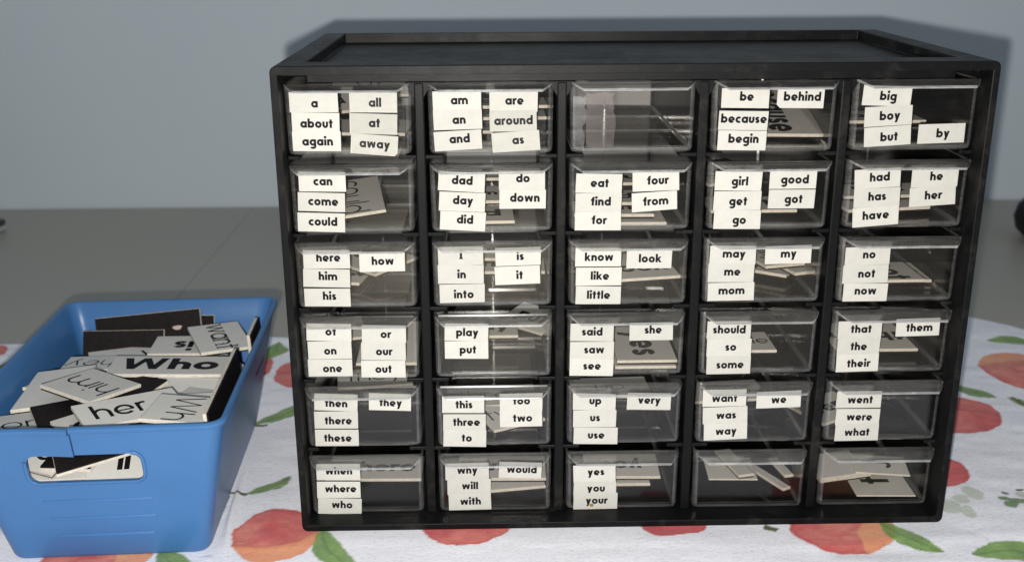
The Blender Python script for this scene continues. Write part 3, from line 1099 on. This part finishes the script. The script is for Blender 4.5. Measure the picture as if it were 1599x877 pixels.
def make_tile(label, group, w, h, text, style, trot=0, xh=None, thick=0.0024, spot=False, magnet=True, off=(0, 0)):
    t = thing('word_tile', label, 'word tile', group=group)
    mg = 0.0009 if magnet else 0.0
    bm = bmesh.new()
    fs = add_box(bm, -w / 2, w / 2, -h / 2, h / 2, -thick + mg, 0, 1)
    for f in fs:
        if f.normal.z > 0.9 or f.calc_center_median().z > -1e-6:
            f.material_index = 0
    es = [e for e in bm.edges if abs(e.verts[0].co.z - e.verts[1].co.z) < 1e-6 and e.verts[0].co.z > -1e-6]
    bmesh.ops.bevel(bm, geom=es, offset=0.00022, segments=2, profile=0.5, affect='EDGES')
    if text:
        tt, gap, xs, sl, sf = STYLES[style]
        a = R(trot)
        along = w if trot % 180 == 0 else h
        across = h if trot % 180 == 0 else w
        xh = xh or across * (0.30 if trot % 180 == 0 else 0.37)
        polys, tw = text_polys(text, xh, tt, gap, xs, sl, sf)
        if tw > along * 0.92:
            k = along * 0.92 / tw
            polys = [[(px * k, py * k) for px, py in p] for p in polys]
            tw, xh = tw * k, xh * k
        ca, sa = math.cos(a), math.sin(a)

        def place(px, py, e):
            px, py = px - tw / 2 + off[0], py - xh * 0.55 + off[1]
            return (px * ca - py * sa, px * sa + py * ca, 1.6e-5 + e)
        put_text(bm, polys, place, 2)
    obj('tile_face', bm, [M_FOAM, M_FOAMEDGE, M_INK], t)
    if magnet:
        bm = bmesh.new()
        add_box(bm, -w / 2 + 0.0002, w / 2 - 0.0002, -h / 2 + 0.0002, h / 2 - 0.0002, -thick, -thick + mg - 0.00001)
        if spot:
            q = [(-0.55 * w / 2 + 0.0030 * math.cos(k * .7) * (1 + .3 * math.sin(2.3 * k)), 0.1 * h + 0.0014 * math.sin(k * .7)) for k in range(9)]
            f = bm.faces.new([bm.verts.new((x, y, -thick - 2e-5)) for x, y in q])
            f.material_index = 1
        obj('magnet_backing', bm, [M_MAGNET, M_RUST], t)
    return t


# drawer row, column; left and right end of the front edge (x, y in mm within the drawer column), height of that edge, depth, pitch, text, style, text turn, label
DRAWER_TILES = [
    (0, 0, -20, 40, 24, 36, 6, 27, 4, 'all', 'bold', 0, 'lowest pale tile lying behind the labels again and away'),
    (0, 0, -22, 62, 4, 76, 12, 26, 16, 'a', 'mid', 0, 'tilted pale tile seen between the labels about and at'),
    (0, 0, -18, 92, 22, 98, 16, 26, 24, 'at', 'thin', 0, 'steeply tilted tile at the back behind the labels a and all'),
    (0, 1, -18, 42, 28, 43, 18, 26, 0, 'are', 'bold', 0, 'upper of two stacked tiles showing beside the label around'),
    (0, 1, -22, 41, 27.5, 42, 12.5, 27, 0, 'am', 'mid', 0, 'lower of two stacked tiles showing beside the label around'),
    (0, 1, -20, 48, 20, 44, 5, 30, 0, 'as', 'bold', 0, 'lowest tile of the pile behind the labels and, as'),
    (0, 3, -8, 32, 29.5, 29, 5, 86, 9, 'because', 'bold', -90, 'long pale tile ending in use, flat behind the label because'),
    (0, 4, -20, 49, 21, 49, 8, 30, 0, 'boy', 'bold', 0, 'shadowed tile whose pale edge shows beside the label boy'),
    (1, 0, -17, 17, 14.5, 22, (5.5, 9.0), 50, 7, 'could', 'thin', -90, 'tilted grey tile with thin letters could, behind the label could'),
    (1, 1, -25, 16.5, 11, 17.5, 4, 30, 0, 'did', 'bold', 0, 'white tile with its corner showing beside the label did'),
    (1, 1, -24, 30, 4, 30, 11, 28, 2, 'down', 'bold', 0, 'middle tile of the pile between the labels day and down'),
    (1, 1, -24, 50, 26, 50, 18, 26, 0, 'day', 'mid', 0, 'topmost tile of the pile behind the labels dad and do'),
    (1, 2, -24, 16.5, 18.5, 16, 2.9, 29, 0, 'for', 'bold', 0, 'lowest white tile beside the label for'),
    (1, 2, -26, 21, 13, 20, 6, 26, 0, 'eat', 'bold', 0, 'second tile from below in the pile beside the label for'),
    (1, 2, -24, 30, 10, 30, 9.5, 26, 0, 'find', 'bold', 0, 'third tile from below in the pile beside the label find'),
    (1, 2, -22, 43, 24, 43, 16.5, 26, 0, 'four', 'bold', 0, 'topmost tile of the pile between the labels eat and four'),
    (1, 3, -24, 26, 18.5, 26, 6, 28, 0, 'get', 'bold', 0, 'flat tile with a pale edge under the label got'),
    (1, 3, -22, 44, 6, 60, 15, 26, 8, 'girl', 'thin', 0, 'grey tile with thin lettering between the labels get and got'),
    (1, 4, -20, 40, 26, 43, 9, 26, 0, 'had', 'bold', 0, 'upper tile whose pale edge shows between the labels has and her'),
    (1, 4, -22, 26, 21, 32, 5.5, 28, 0, 'her', 'bold', 0, 'lower tile whose pale edge runs under the label her'),
    (2, 0, -19, 62, 6, 38, 9, 30, 5, 'here', 'bold', 180, 'dark slanting tile with bold letters beside the label him'),
    (2, 0, -24, 40, -2, 36, 5, 28, 0, 'how', 'bold', 0, 'flat tile lying behind the label his'),
    (2, 1, -20, 44, 27, 43, 8, 26, 0, 'into', 'bold', 0, 'flat tile whose pale edge shows beside the label it'),
    (2, 1, -22, 56, 18, 52, 12, 26, 2, 'in', 'mid', 0, 'upper tile seen in the gap between the labels I and is'),
    (2, 2, -6, 18, 28, 24, 11, 26, 5, 'look', 'bold', 0, 'white tile with its front edge slanting below the label look'),
    (2, 2, -22, 40, 24, 50, 13, 26, 2, 'know', 'thin', 0, 'upper grey tile behind the labels know and look'),
    (2, 3, -3, 66, 6, 30, 13.5, 22, 0, 'my', 'bold', 0, 'left of the slanting tiles below the label my'),
    (2, 3, 10, 64, 21, 29, 10, 14, 0, '', 'bold', 0, 'middle slanting tile right below the label my'),
    (2, 3, 19, 38, 27, 50, 6, 18, 0, '', 'bold', 0, 'right tile whose edge slants the other way below the label my'),
    (2, 4, -9, 22, 19, 22.5, 8, 30, 0, 'not', 'bold', -90, 'grey tile with a bright front edge beside the labels not and now'),
    (2, 4, 4, 34, 27, 34, 4, 30, 0, 'no', 'bold', 0, 'shadowed tile at the right wall of the drawer labelled no'),
    (3, 0, -4, 23, 27, 23, 4, 50, 5, 'one', 'mid', -90, 'grey tile with upended letters beside the labels or and our'),
    (3, 0, -24, 40, 0, 46, 10, 26, 5, 'of', 'bold', 0, 'tilted tile behind the labels of and or'),
    (3, 1, -24, 42, 13, 42, 11, 26, 0, 'play', 'bold', 0, 'flat tile whose pale edge shows beside the label play'),
    (3, 1, 2, 82, 26, 60, 5, 24, 12, 'put', 'bold', 0, 'shadowed tile with dim letters right of the label play'),
    (3, 2, -4.5, 17, 26.5, 17, 3, 44, 0, 'said', 'bold', 0, 'lower of two flat white tiles below the label she'),
    (3, 2, -3.5, 17.6, 27, 17.6, 6, 46, 1.5, 'yes', 'bold', -90, 'upper flat white tile with a bold letter s below the label she'),
    (3, 3, -20, 22, 12.5, 22, 9, 26, 0, 'some', 'mid', 0, 'shadowed tile with a faint edge beside the label so'),
    (3, 4, -20, 29, 22, 29, 6, 40, 0, 'them', 'bold', 180, 'flat tile with cut off letters under the label them'),
    (4, 4, -26, 22, 4, 40, 5, 26, 2, 'went', 'bold', 0, 'tile lying behind the labels were and what'),
    (4, 1, 0, 18, 27, 32, 5.5, 26, 8, 'two', 'thin', 0, 'turned white tile with its corner below the label two'),
    (4, 1, -24, 40, 24, 44, 9, 26, 0, 'three', 'thin', 0, 'flat tile seen in the gap between the labels this and too'),
    (4, 0, -22, 74, 20, 80, 6, 26, 0, 'they', 'thin', 0, 'dim tile deep behind the labels then and they'),
    (4, 2, -22, 60, 22, 62, 5, 26, 0, 'up', 'thin', 0, 'dim tile deep behind the labels up and very'),
    (4, 3, -22, 52, 20, 56, 5, 26, 0, 'was', 'thin', 0, 'dim tile deep behind the labels want and we'),
    (5, 0, -24, 26, 27, 25, 12.5, 26, 0, 'where', 'bold', 0, 'flat grey tile whose pale edge crosses right of the label when'),
    (5, 1, -22, 15.5, 27, 23, 8.5, 26, 2, 'will', 'bold', 0, 'lower slanting tile right of the label will'),
    (5, 1, -20, 22, 27, 21, 14, 26, 0, 'why', 'bold', 0, 'upper tile whose edge runs below the label would'),
    (5, 2, -18, 25, 22, 24, 12.5, 24, 3, 'you', 'bold', 180, 'upper tile with cut off letters right of the label yes'),
    (5, 2, -18, 23, 16.5, 23, 9, 24, 0, 'yes', 'bold', 0, 'lower tile whose pale edge shows right of the label yes'),
    (5, 3, -18, 25, 8, 24, 10, 22, 4, '', 'bold', 0, 'blank card lying at the left of the unlabelled bottom drawer'),
    (5, 3, -10, 50, -3, 21, 14, 9, 0, '', 'bold', 0, 'left thin tile slanting in the unlabelled bottom drawer of thin tiles'),
    (5, 3, 4, 48, 20, 17, 8, 5, 0, '', 'bold', 0, 'long slanting tile with a pale edge in the unlabelled bottom drawer'),
    (5, 3, 19, 46, 23, 26, 11, 5, 0, '', 'bold', 0, 'right thin tile slanting in the unlabelled bottom drawer of thin tiles'),
    (5, 4, -26, 18, 3, 25, 13, 24, 3, '', 'bold', 0, 'thick pale tile at the left of the bottom corner drawer'),
    (5, 4, -7, 21, 20.5, 16.5, 15, 19, 3, 'J', 'mid', 90, 'upper thin letter card with a hook shaped stroke'),
    (5, 4, -7, 16, 24, 15, 4, 32, 0, 't', 'bold', 90, 'lower letter card with a cross shaped t lying on its side'),
]
for r_, c_, xl, yl, xr, yr, z, dep, pit, text, style, trot, lab in DRAWER_TILES:
    zl, zr = z if isinstance(z, tuple) else (z, z)
    ax = Vector((xr - xl, yr - yl, zr - zl))
    L = ax.length
    ax.normalize()
    back = Vector((0, 0, 1)).cross(ax).normalized()
    back.rotate(Matrix.Rotation(R(pit), 3, ax))
    face_up = ax.cross(back)
    card = lab.startswith(('upper thin letter', 'lower letter', 'blank card'))
    th = 0.0008 if card else (0.0036 if lab.startswith('thick') else 0.0024)
    t = make_tile(lab, 'word tiles lying in the clear drawers', L / 1000, dep / 1000, text, style, trot, thick=th, magnet=not card)
    t.rotation_euler = Matrix((ax, back, face_up)).transposed().to_euler()
    mid = Vector(((xl + xr) / 2000 + (c_ - 2) * PITCH_X, (yl + yr) / 2000, Z0 + (5 - r_) * PITCH_Z + (zl + zr) / 2000))
    t.location = mid + back * dep / 2000

# ------------------------------------------------------------------ the blue bin
BIN = Vector((-0.2592, 0.0545, 0.0))
BYAW = 0.045
BH = 0.0772
bin_root = thing('plastic_bin', 'blue plastic bin with a handle hole and a cracked rim, full of tiles', 'plastic bin', BIN, BYAW)


def bin_ring(bm, hx, hy, z, r, n=5, nseg=36):
    pts = []
    cs = ((hx - r, -hy + r, -90), (hx - r, hy - r, 0), (-hx + r, hy - r, 90), (-hx + r, -hy + r, 180))
    for k in range(4):
        cx, cy_, a0 = cs[k]
        arcp = [(cx + r * math.cos(R(a0 + 90 * i / n)), cy_ + r * math.sin(R(a0 + 90 * i / n))) for i in range(n + 1)]
        pts += arcp
        nx_, ny_, na = cs[(k + 1) % 4]
        nxt = (nx_ + r * math.cos(R(na)), ny_ + r * math.sin(R(na)))
        for i in range(1, nseg):
            f = i / nseg
            pts.append((arcp[-1][0] * (1 - f) + nxt[0] * f, arcp[-1][1] * (1 - f) + nxt[1] * f))
    return [bm.verts.new((x, y, z)) for x, y in pts]


bm = bmesh.new()
hx0, hy0, hx1, hy1 = 0.0478, 0.0752, 0.0632, 0.0905


def hxy(z):
    f = z / BH
    return hx0 + (hx1 - hx0) * f, hy0 + (hy1 - hy0) * f


spec = []
for z, grow, r in ((0.0, -0.0018, 0.006), (0.0006, -0.0006, 0.0066), (0.0022, 0, 0.007), (0.022, 0, 0.007), (0.044, 0, 0.0075), (0.064, 0, 0.008), (0.0738, 0, 0.008),
                   (0.0741, 0.0013, 0.0092), (0.0752, 0.0019, 0.0098), (0.0767, 0.0017, 0.0096), (0.0774, 0.0006, 0.0086),
                   (0.0773, -0.0010, 0.007), (0.0764, -0.0017, 0.0064), (0.064, -0.0017, 0.0064), (0.044, -0.0017, 0.006), (0.022, -0.0017, 0.0055), (0.0036, -0.0017, 0.005), (0.0018, -0.0032, 0.004)):
    a, b = hxy(z)
    spec.append(bin_ring(bm, a + grow, b + grow, z, r))
for a, b in zip(spec, spec[1:]):
    n_ = len(a)
    for k in range(n_):
        f = bm.faces.new([a[k], a[(k + 1) % n_], b[(k + 1) % n_], b[k]])
bm.faces.new(spec[0][::-1])
bm.faces.new(spec[-1])
body = obj('body', bm, M_BLUE, bin_root, smooth=True)


def front_y(z):
    return -hxy(z)[1]


# handle hole and crack
bm = bmesh.new()
hl, hr, hb, ht, rr = -0.0290, 0.0240, 0.0462, 0.0617, 0.0045
prof = []
for cx, cz, a0 in ((hr - rr, hb + rr, -90), (hr - rr, ht - rr, 0), (hl + rr, ht - rr, 90), (hl + rr, hb + rr, 180)):
    for i in range(7):
        a = R(a0 + 15 * i)
        prof.append((cx + rr * math.cos(a), cz + rr * math.sin(a)))
va = [bm.verts.new((x, -0.12, z)) for x, z in prof]
vb = [bm.verts.new((x, -0.060, z)) for x, z in prof]
bm.faces.new(va)
bm.faces.new(vb[::-1])
for k in range(len(prof)):
    bm.faces.new([va[k], vb[k], vb[(k + 1) % len(prof)], va[(k + 1) % len(prof)]])
bmesh.ops.recalc_face_normals(bm, faces=bm.faces[:])
cut = obj('cut', bm, M_BLUE, bin_root)
CRX = -0.0062
bm = bmesh.new()
add_box(bm, CRX - 0.00022, CRX + 0.00022, -0.12, -0.060, 0.058, 0.09)
cut2 = obj('cut', bm, M_BLUE, bin_root)
bpy.context.view_layer.update()
bool_cut(body, [cut, cut2])
# left of the crack the strip over the hole hangs a little lower and sticks out
for v in body.data.vertices:
    x, y, z = v.co
    if y < -0.070 and z > 0.0605 and x < CRX:
        f = max(0.0, min(1.0, (x - hl - 0.002) / (CRX - hl)))
        v.co.z -= 0.0009 * f * f
        v.co.y -= 0.0007 * f * f
body.data.polygons.foreach_set('use_smooth', [True] * len(body.data.polygons))
md = body.modifiers.new('crease', 'EDGE_SPLIT')
md.split_angle = R(38)
bake_mods(body)
# moulded ridges on the front and a collar round the hole
for z, xa, xb in ((0.0352, -0.0255, 0.0255), (0.0248, -0.0240, 0.0260), (0.0142, -0.0225, 0.0235)):
    bm = bmesh.new()
    y = front_y(z)
    add_box(bm, xa, xb, y - 0.0004, y + 0.0006, z - 0.0007, z + 0.0007, bevel=0.0003, seg=2)
    obj('moulded_ridge', bm, M_BLUE, bin_root, smooth=True)
bm = bmesh.new()
loop = []
for k, (x, z) in enumerate(prof):
    ring_ = []
    x2, z2 = prof[(k + 1) % len(prof)]
    x0_, z0_ = prof[k - 1]
    tx, tz = x2 - x0_, z2 - z0_
    L = math.hypot(tx, tz)
    nx_, nz_ = tz / L, -tx / L
    for i in range(6):
        a = 2 * math.pi * i / 6
        g = 0.0009 * math.cos(a)
        zz = z + nz_ * (0.0006 + g)
        dip = 0.0
        ring_.append(bm.verts.new((x + nx_ * (0.0006 + g), front_y(zz) - 0.0003 - 0.0005 * math.sin(a), zz)))
    loop.append(ring_)
for k in range(len(loop)):
    x_a, x_b = prof[k][0], prof[(k + 1) % len(prof)][0]
    if prof[k][1] > 0.059 and min(x_a, x_b) < CRX:        # broken away over the crack side
        continue
    a, b = loop[k], loop[(k + 1) % len(loop)]
    for i in range(6):
        bm.faces.new([a[i], b[i], b[(i + 1) % 6], a[(i + 1) % 6]])
bmesh.ops.recalc_face_normals(bm, faces=bm.faces[:])
obj('hole_collar', bm, M_BLUE, bin_root, smooth=True)

# tiles heaped in the bin: centre mm, turns in degrees, width, height mm, text, style, x-height mm, flags, label
BIN_TILES = [
    (-245.6, 69.5, 64.6, -0.6, 3.3, 5.7, 63, 27, 'Who', 'wide', 11.2, '', 0, 'pale tile reading Who in heavy black letters, lying across the heap'),
    (-272.5, 25.3, 72.4, 5.2, -3.0, 150, 35.5, 33, 'him', 'thin', 10.0, '', 0, 'thick pale tile reading him upside down in thin letters'),
    (-244.6, 0.5, 70.4, 7.0, 4.0, 36, 50, 25, 'her', 'mid', 9.3, '', -5, 'pale tile reading her, turned uphill by the bin front'),
    (-216.5, -12.0, 75.3, -5.0, -2.0, -92, 31, 29, 'Wh', 'thin', 10.5, '', 0, 'white tile with a thin zigzag W turned sideways'),
    (-226.5, 107.1, 67.0, -2.2, 4.4, -64.7, 38.4, 29.6, 'want', 'serif', 9.5, '', 0, 'pale tile reading want in serif letters at the back right'),
    (-248.5, 108.8, 61.5, -0.6, -1.4, 184, 36, 28, 'is', 'bold', 10.0, '', 0, 'pale tile reading is upside down behind the Who tile'),
    (-276, 134.5, 58.5, 107, 5, 181, 64, 26, '', 'bold', 0, 'spot', 0, 'long black backed tile with a pale worn spot leaning on the bin back'),
    (-262, 141.3, 56.0, 101, 0, 179, 48, 24, '', 'bold', 0, '', 0, 'grey tile just behind the long black backed tile'),
    (-288, 121.0, 53.5, 112, 0, 181, 48, 24, '', 'bold', 0, '', 0, 'plain black backed tile leaning in front of the one with a spot'),
    (-294.5, 85.5, 60.0, 2.9, -0.6, 184, 30, 24, 'hey', 'slant', 8.0, '', 0, 'pale tile with thin slanted letters upside down left of Who'),
    (-279.6, 108.0, 56.0, 1.0, 2.0, 24, 46, 24, 'w', 'mid', 9.0, '', 12, 'pale tile with one cut off letter w behind Who'),
    (-296.5, 37.5, 66.2, 1.0, -5.0, 5.6, 31, 48, 'z', 'thin', 11.0, '', 8, 'large pale tile with a thin zigzag stroke under the him tile'),
    (-296.5, -4.0, 64.5, -4.0, 4.0, 28, 26, 33, 'on', 'thin', 9.0, '', 0, 'pale tile with thin round letters in the front left corner'),
    (-279.8, 3.0, 63.8, 184, 1, 30, 26, 28, '', 'bold', 0, '', 0, 'black backed tile face down between the him tile and the front rim'),
    (-264.5, -12.0, 67.5, 3.0, 0, 44, 20, 26, 'o', 'bold', 8.0, '', 0, 'small pale tile with a black blot of a letter beside her'),
    (-204.6, 18.0, 65.0, 93, 0, -87.0, 84, 25, '', 'bold', 0, '', 0, 'tile standing on edge along the right wall, nearest the front'),
    (-206.8, 104.0, 61.5, 93, 0, -87.0, 30, 25, '', 'bold', 0, '', 0, 'short tile standing on edge at the right wall beside want'),
    (-230.7, 47.0, 59.0, -1.8, 5.0, 30, 30, 24, '', 'bold', 0, '', 0, 'pale tile end showing below the Who tile'),
    (-221.0, 39.0, 57.5, -3.2, 3.0, 5, 24, 30, 'to', 'bold', 8, '', 0, 'pale tile lying low between Who and the right wall'),
    (-222.0, 14.0, 64.5, 4.0, 2.0, 12, 36, 28, '', 'bold', 0, '', 0, 'blank pale tile under her and the zigzag W tile'),
    (-255.0, -13.6, 57.0, 199, -7, 24, 46, 24, '', 'bold', 0, '', 0, 'black backed tile tilted across the handle hole'),
    (-283.0, -12.0, 53.0, 20, 4, -20, 22, 24, 'e', 'mid', 9, '', 0, 'pale tile with a rounded letter at the left of the handle hole'),
    (-276.0, -13.0, 47.6, 14, 0, 5, 40, 24, '', 'bold', 0, '', 0, 'pale tile lowest in the handle hole'),
    (-246.0, -14.0, 48.0, 24, 0, 8, 34, 24, 'll', 'bold', 8, '', 0, 'pale tile with two strokes at the lower right of the handle hole'),
    (-268.0, -14.5, 51.0, 190, -3, -10, 26, 22, '', 'bold', 0, '', 0, 'small black backed tile in the middle of the handle hole'),
    (-226.0, 52.0, 60.5, 12, 3, 12, 42, 20, '', 'bold', 0, '', 0, 'narrow pale tile with its long edge just below Who'),
    (-218.5, 33.0, 61.5, -5, 3, -12, 26, 22, '', 'bold', 0, '', 0, 'pale tile squeezed between the zigzag W tile and the tile on edge'),
    (-258.0, 44.0, 60.5, 188, -5, -30, 30, 22, '', 'bold', 0, '', 0, 'black backed tile half hidden behind the him tile'),
    (-284.0, 58.0, 58.0, 4, 5, 62, 30, 26, 'up', 'mid', 7, '', 0, 'tilted pale tile between the him tile and the hey tile'),
    (-303.0, 56.0, 61.5, 2, 10, 84, 34, 20, '', 'bold', 0, '', 0, 'narrow pale tile along the left wall of the bin'),
    (-262.0, 60.0, 55.5, 3, 2, 70, 70, 60, '', 'bold', 0, '', 0, 'blank tile low in the middle of the heap'),
    (-286.0, 70.0, 52.5, -3, 4, 12, 60, 50, '', 'bold', 0, '', 0, 'blank tile low at the left of the heap'),
    (-236.0, 92.0, 51.5, 2, -3, 40, 46, 40, '', 'bold', 0, '', 0, 'blank tile low at the back of the heap'),
    (-256.0, 14.0, 52.0, 2, -3, -4, 74, 46, '', 'bold', 0, '', 0, 'blank tile low at the front of the heap'),
]
for x, y, z, a, b, c_, w, h, text, style, xh, flag, offx, lab in BIN_TILES:
    t = make_tile(lab, 'word tiles heaped in the blue bin', w / 1000, h / 1000, text, style, 0, xh / 1000 if xh else None, thick=0.0027, spot=flag == 'spot', off=(offx / 1000, 0))
    t.location = (x / 1000, y / 1000, z / 1000)
    t.rotation_euler = (R(a), R(b), R(c_))

# ------------------------------------------------------------------ things at the far edges of the table
slab = thing('tablet', 'flat dark slab with a pale underside on the table, cut off by the left edge', 'tablet', (-0.667, 0.578, -0.0022), R(-14))
bm = bmesh.new()
add_box(bm, -0.085, 0.085, -0.055, 0.055, 0.0, 0.006, bevel=0.0025, seg=3)
obj('underside', bm, M_PALE, slab, smooth=True)
bm = bmesh.new()
add_box(bm, -0.0855, 0.0855, -0.0555, 0.0555, 0.0062, 0.013, bevel=0.003, seg=3)
obj('top', bm, M_DARKGLOSS, slab, smooth=True)


def lathe(bm, prof, n=40):
    rings = []
    for r, z in prof:
        rings.append([bm.verts.new((r * math.cos(2 * math.pi * i / n), r * math.sin(2 * math.pi * i / n), z)) for i in range(n)])
    for a, b in zip(rings, rings[1:]):
        for i in range(n):
            bm.faces.new([a[i], a[(i + 1) % n], b[(i + 1) % n], b[i]])
    bm.faces.new(rings[0][::-1])
    bm.faces.new(rings[-1])


bm = bmesh.new()
lathe(bm, [(0.020, 0), (0.031, 0.003), (0.039, 0.011), (0.0415, 0.022), (0.039, 0.033), (0.032, 0.040), (0.022, 0.0435), (0.010, 0.045)])
o = obj('rounded_case', bm, M_SOOT, None, smooth=True)
o.location = (0.491, 0.532, -0.0022)
tag(o, 'matt black rounded case on the table by the wall, cut off by the right edge', 'case')
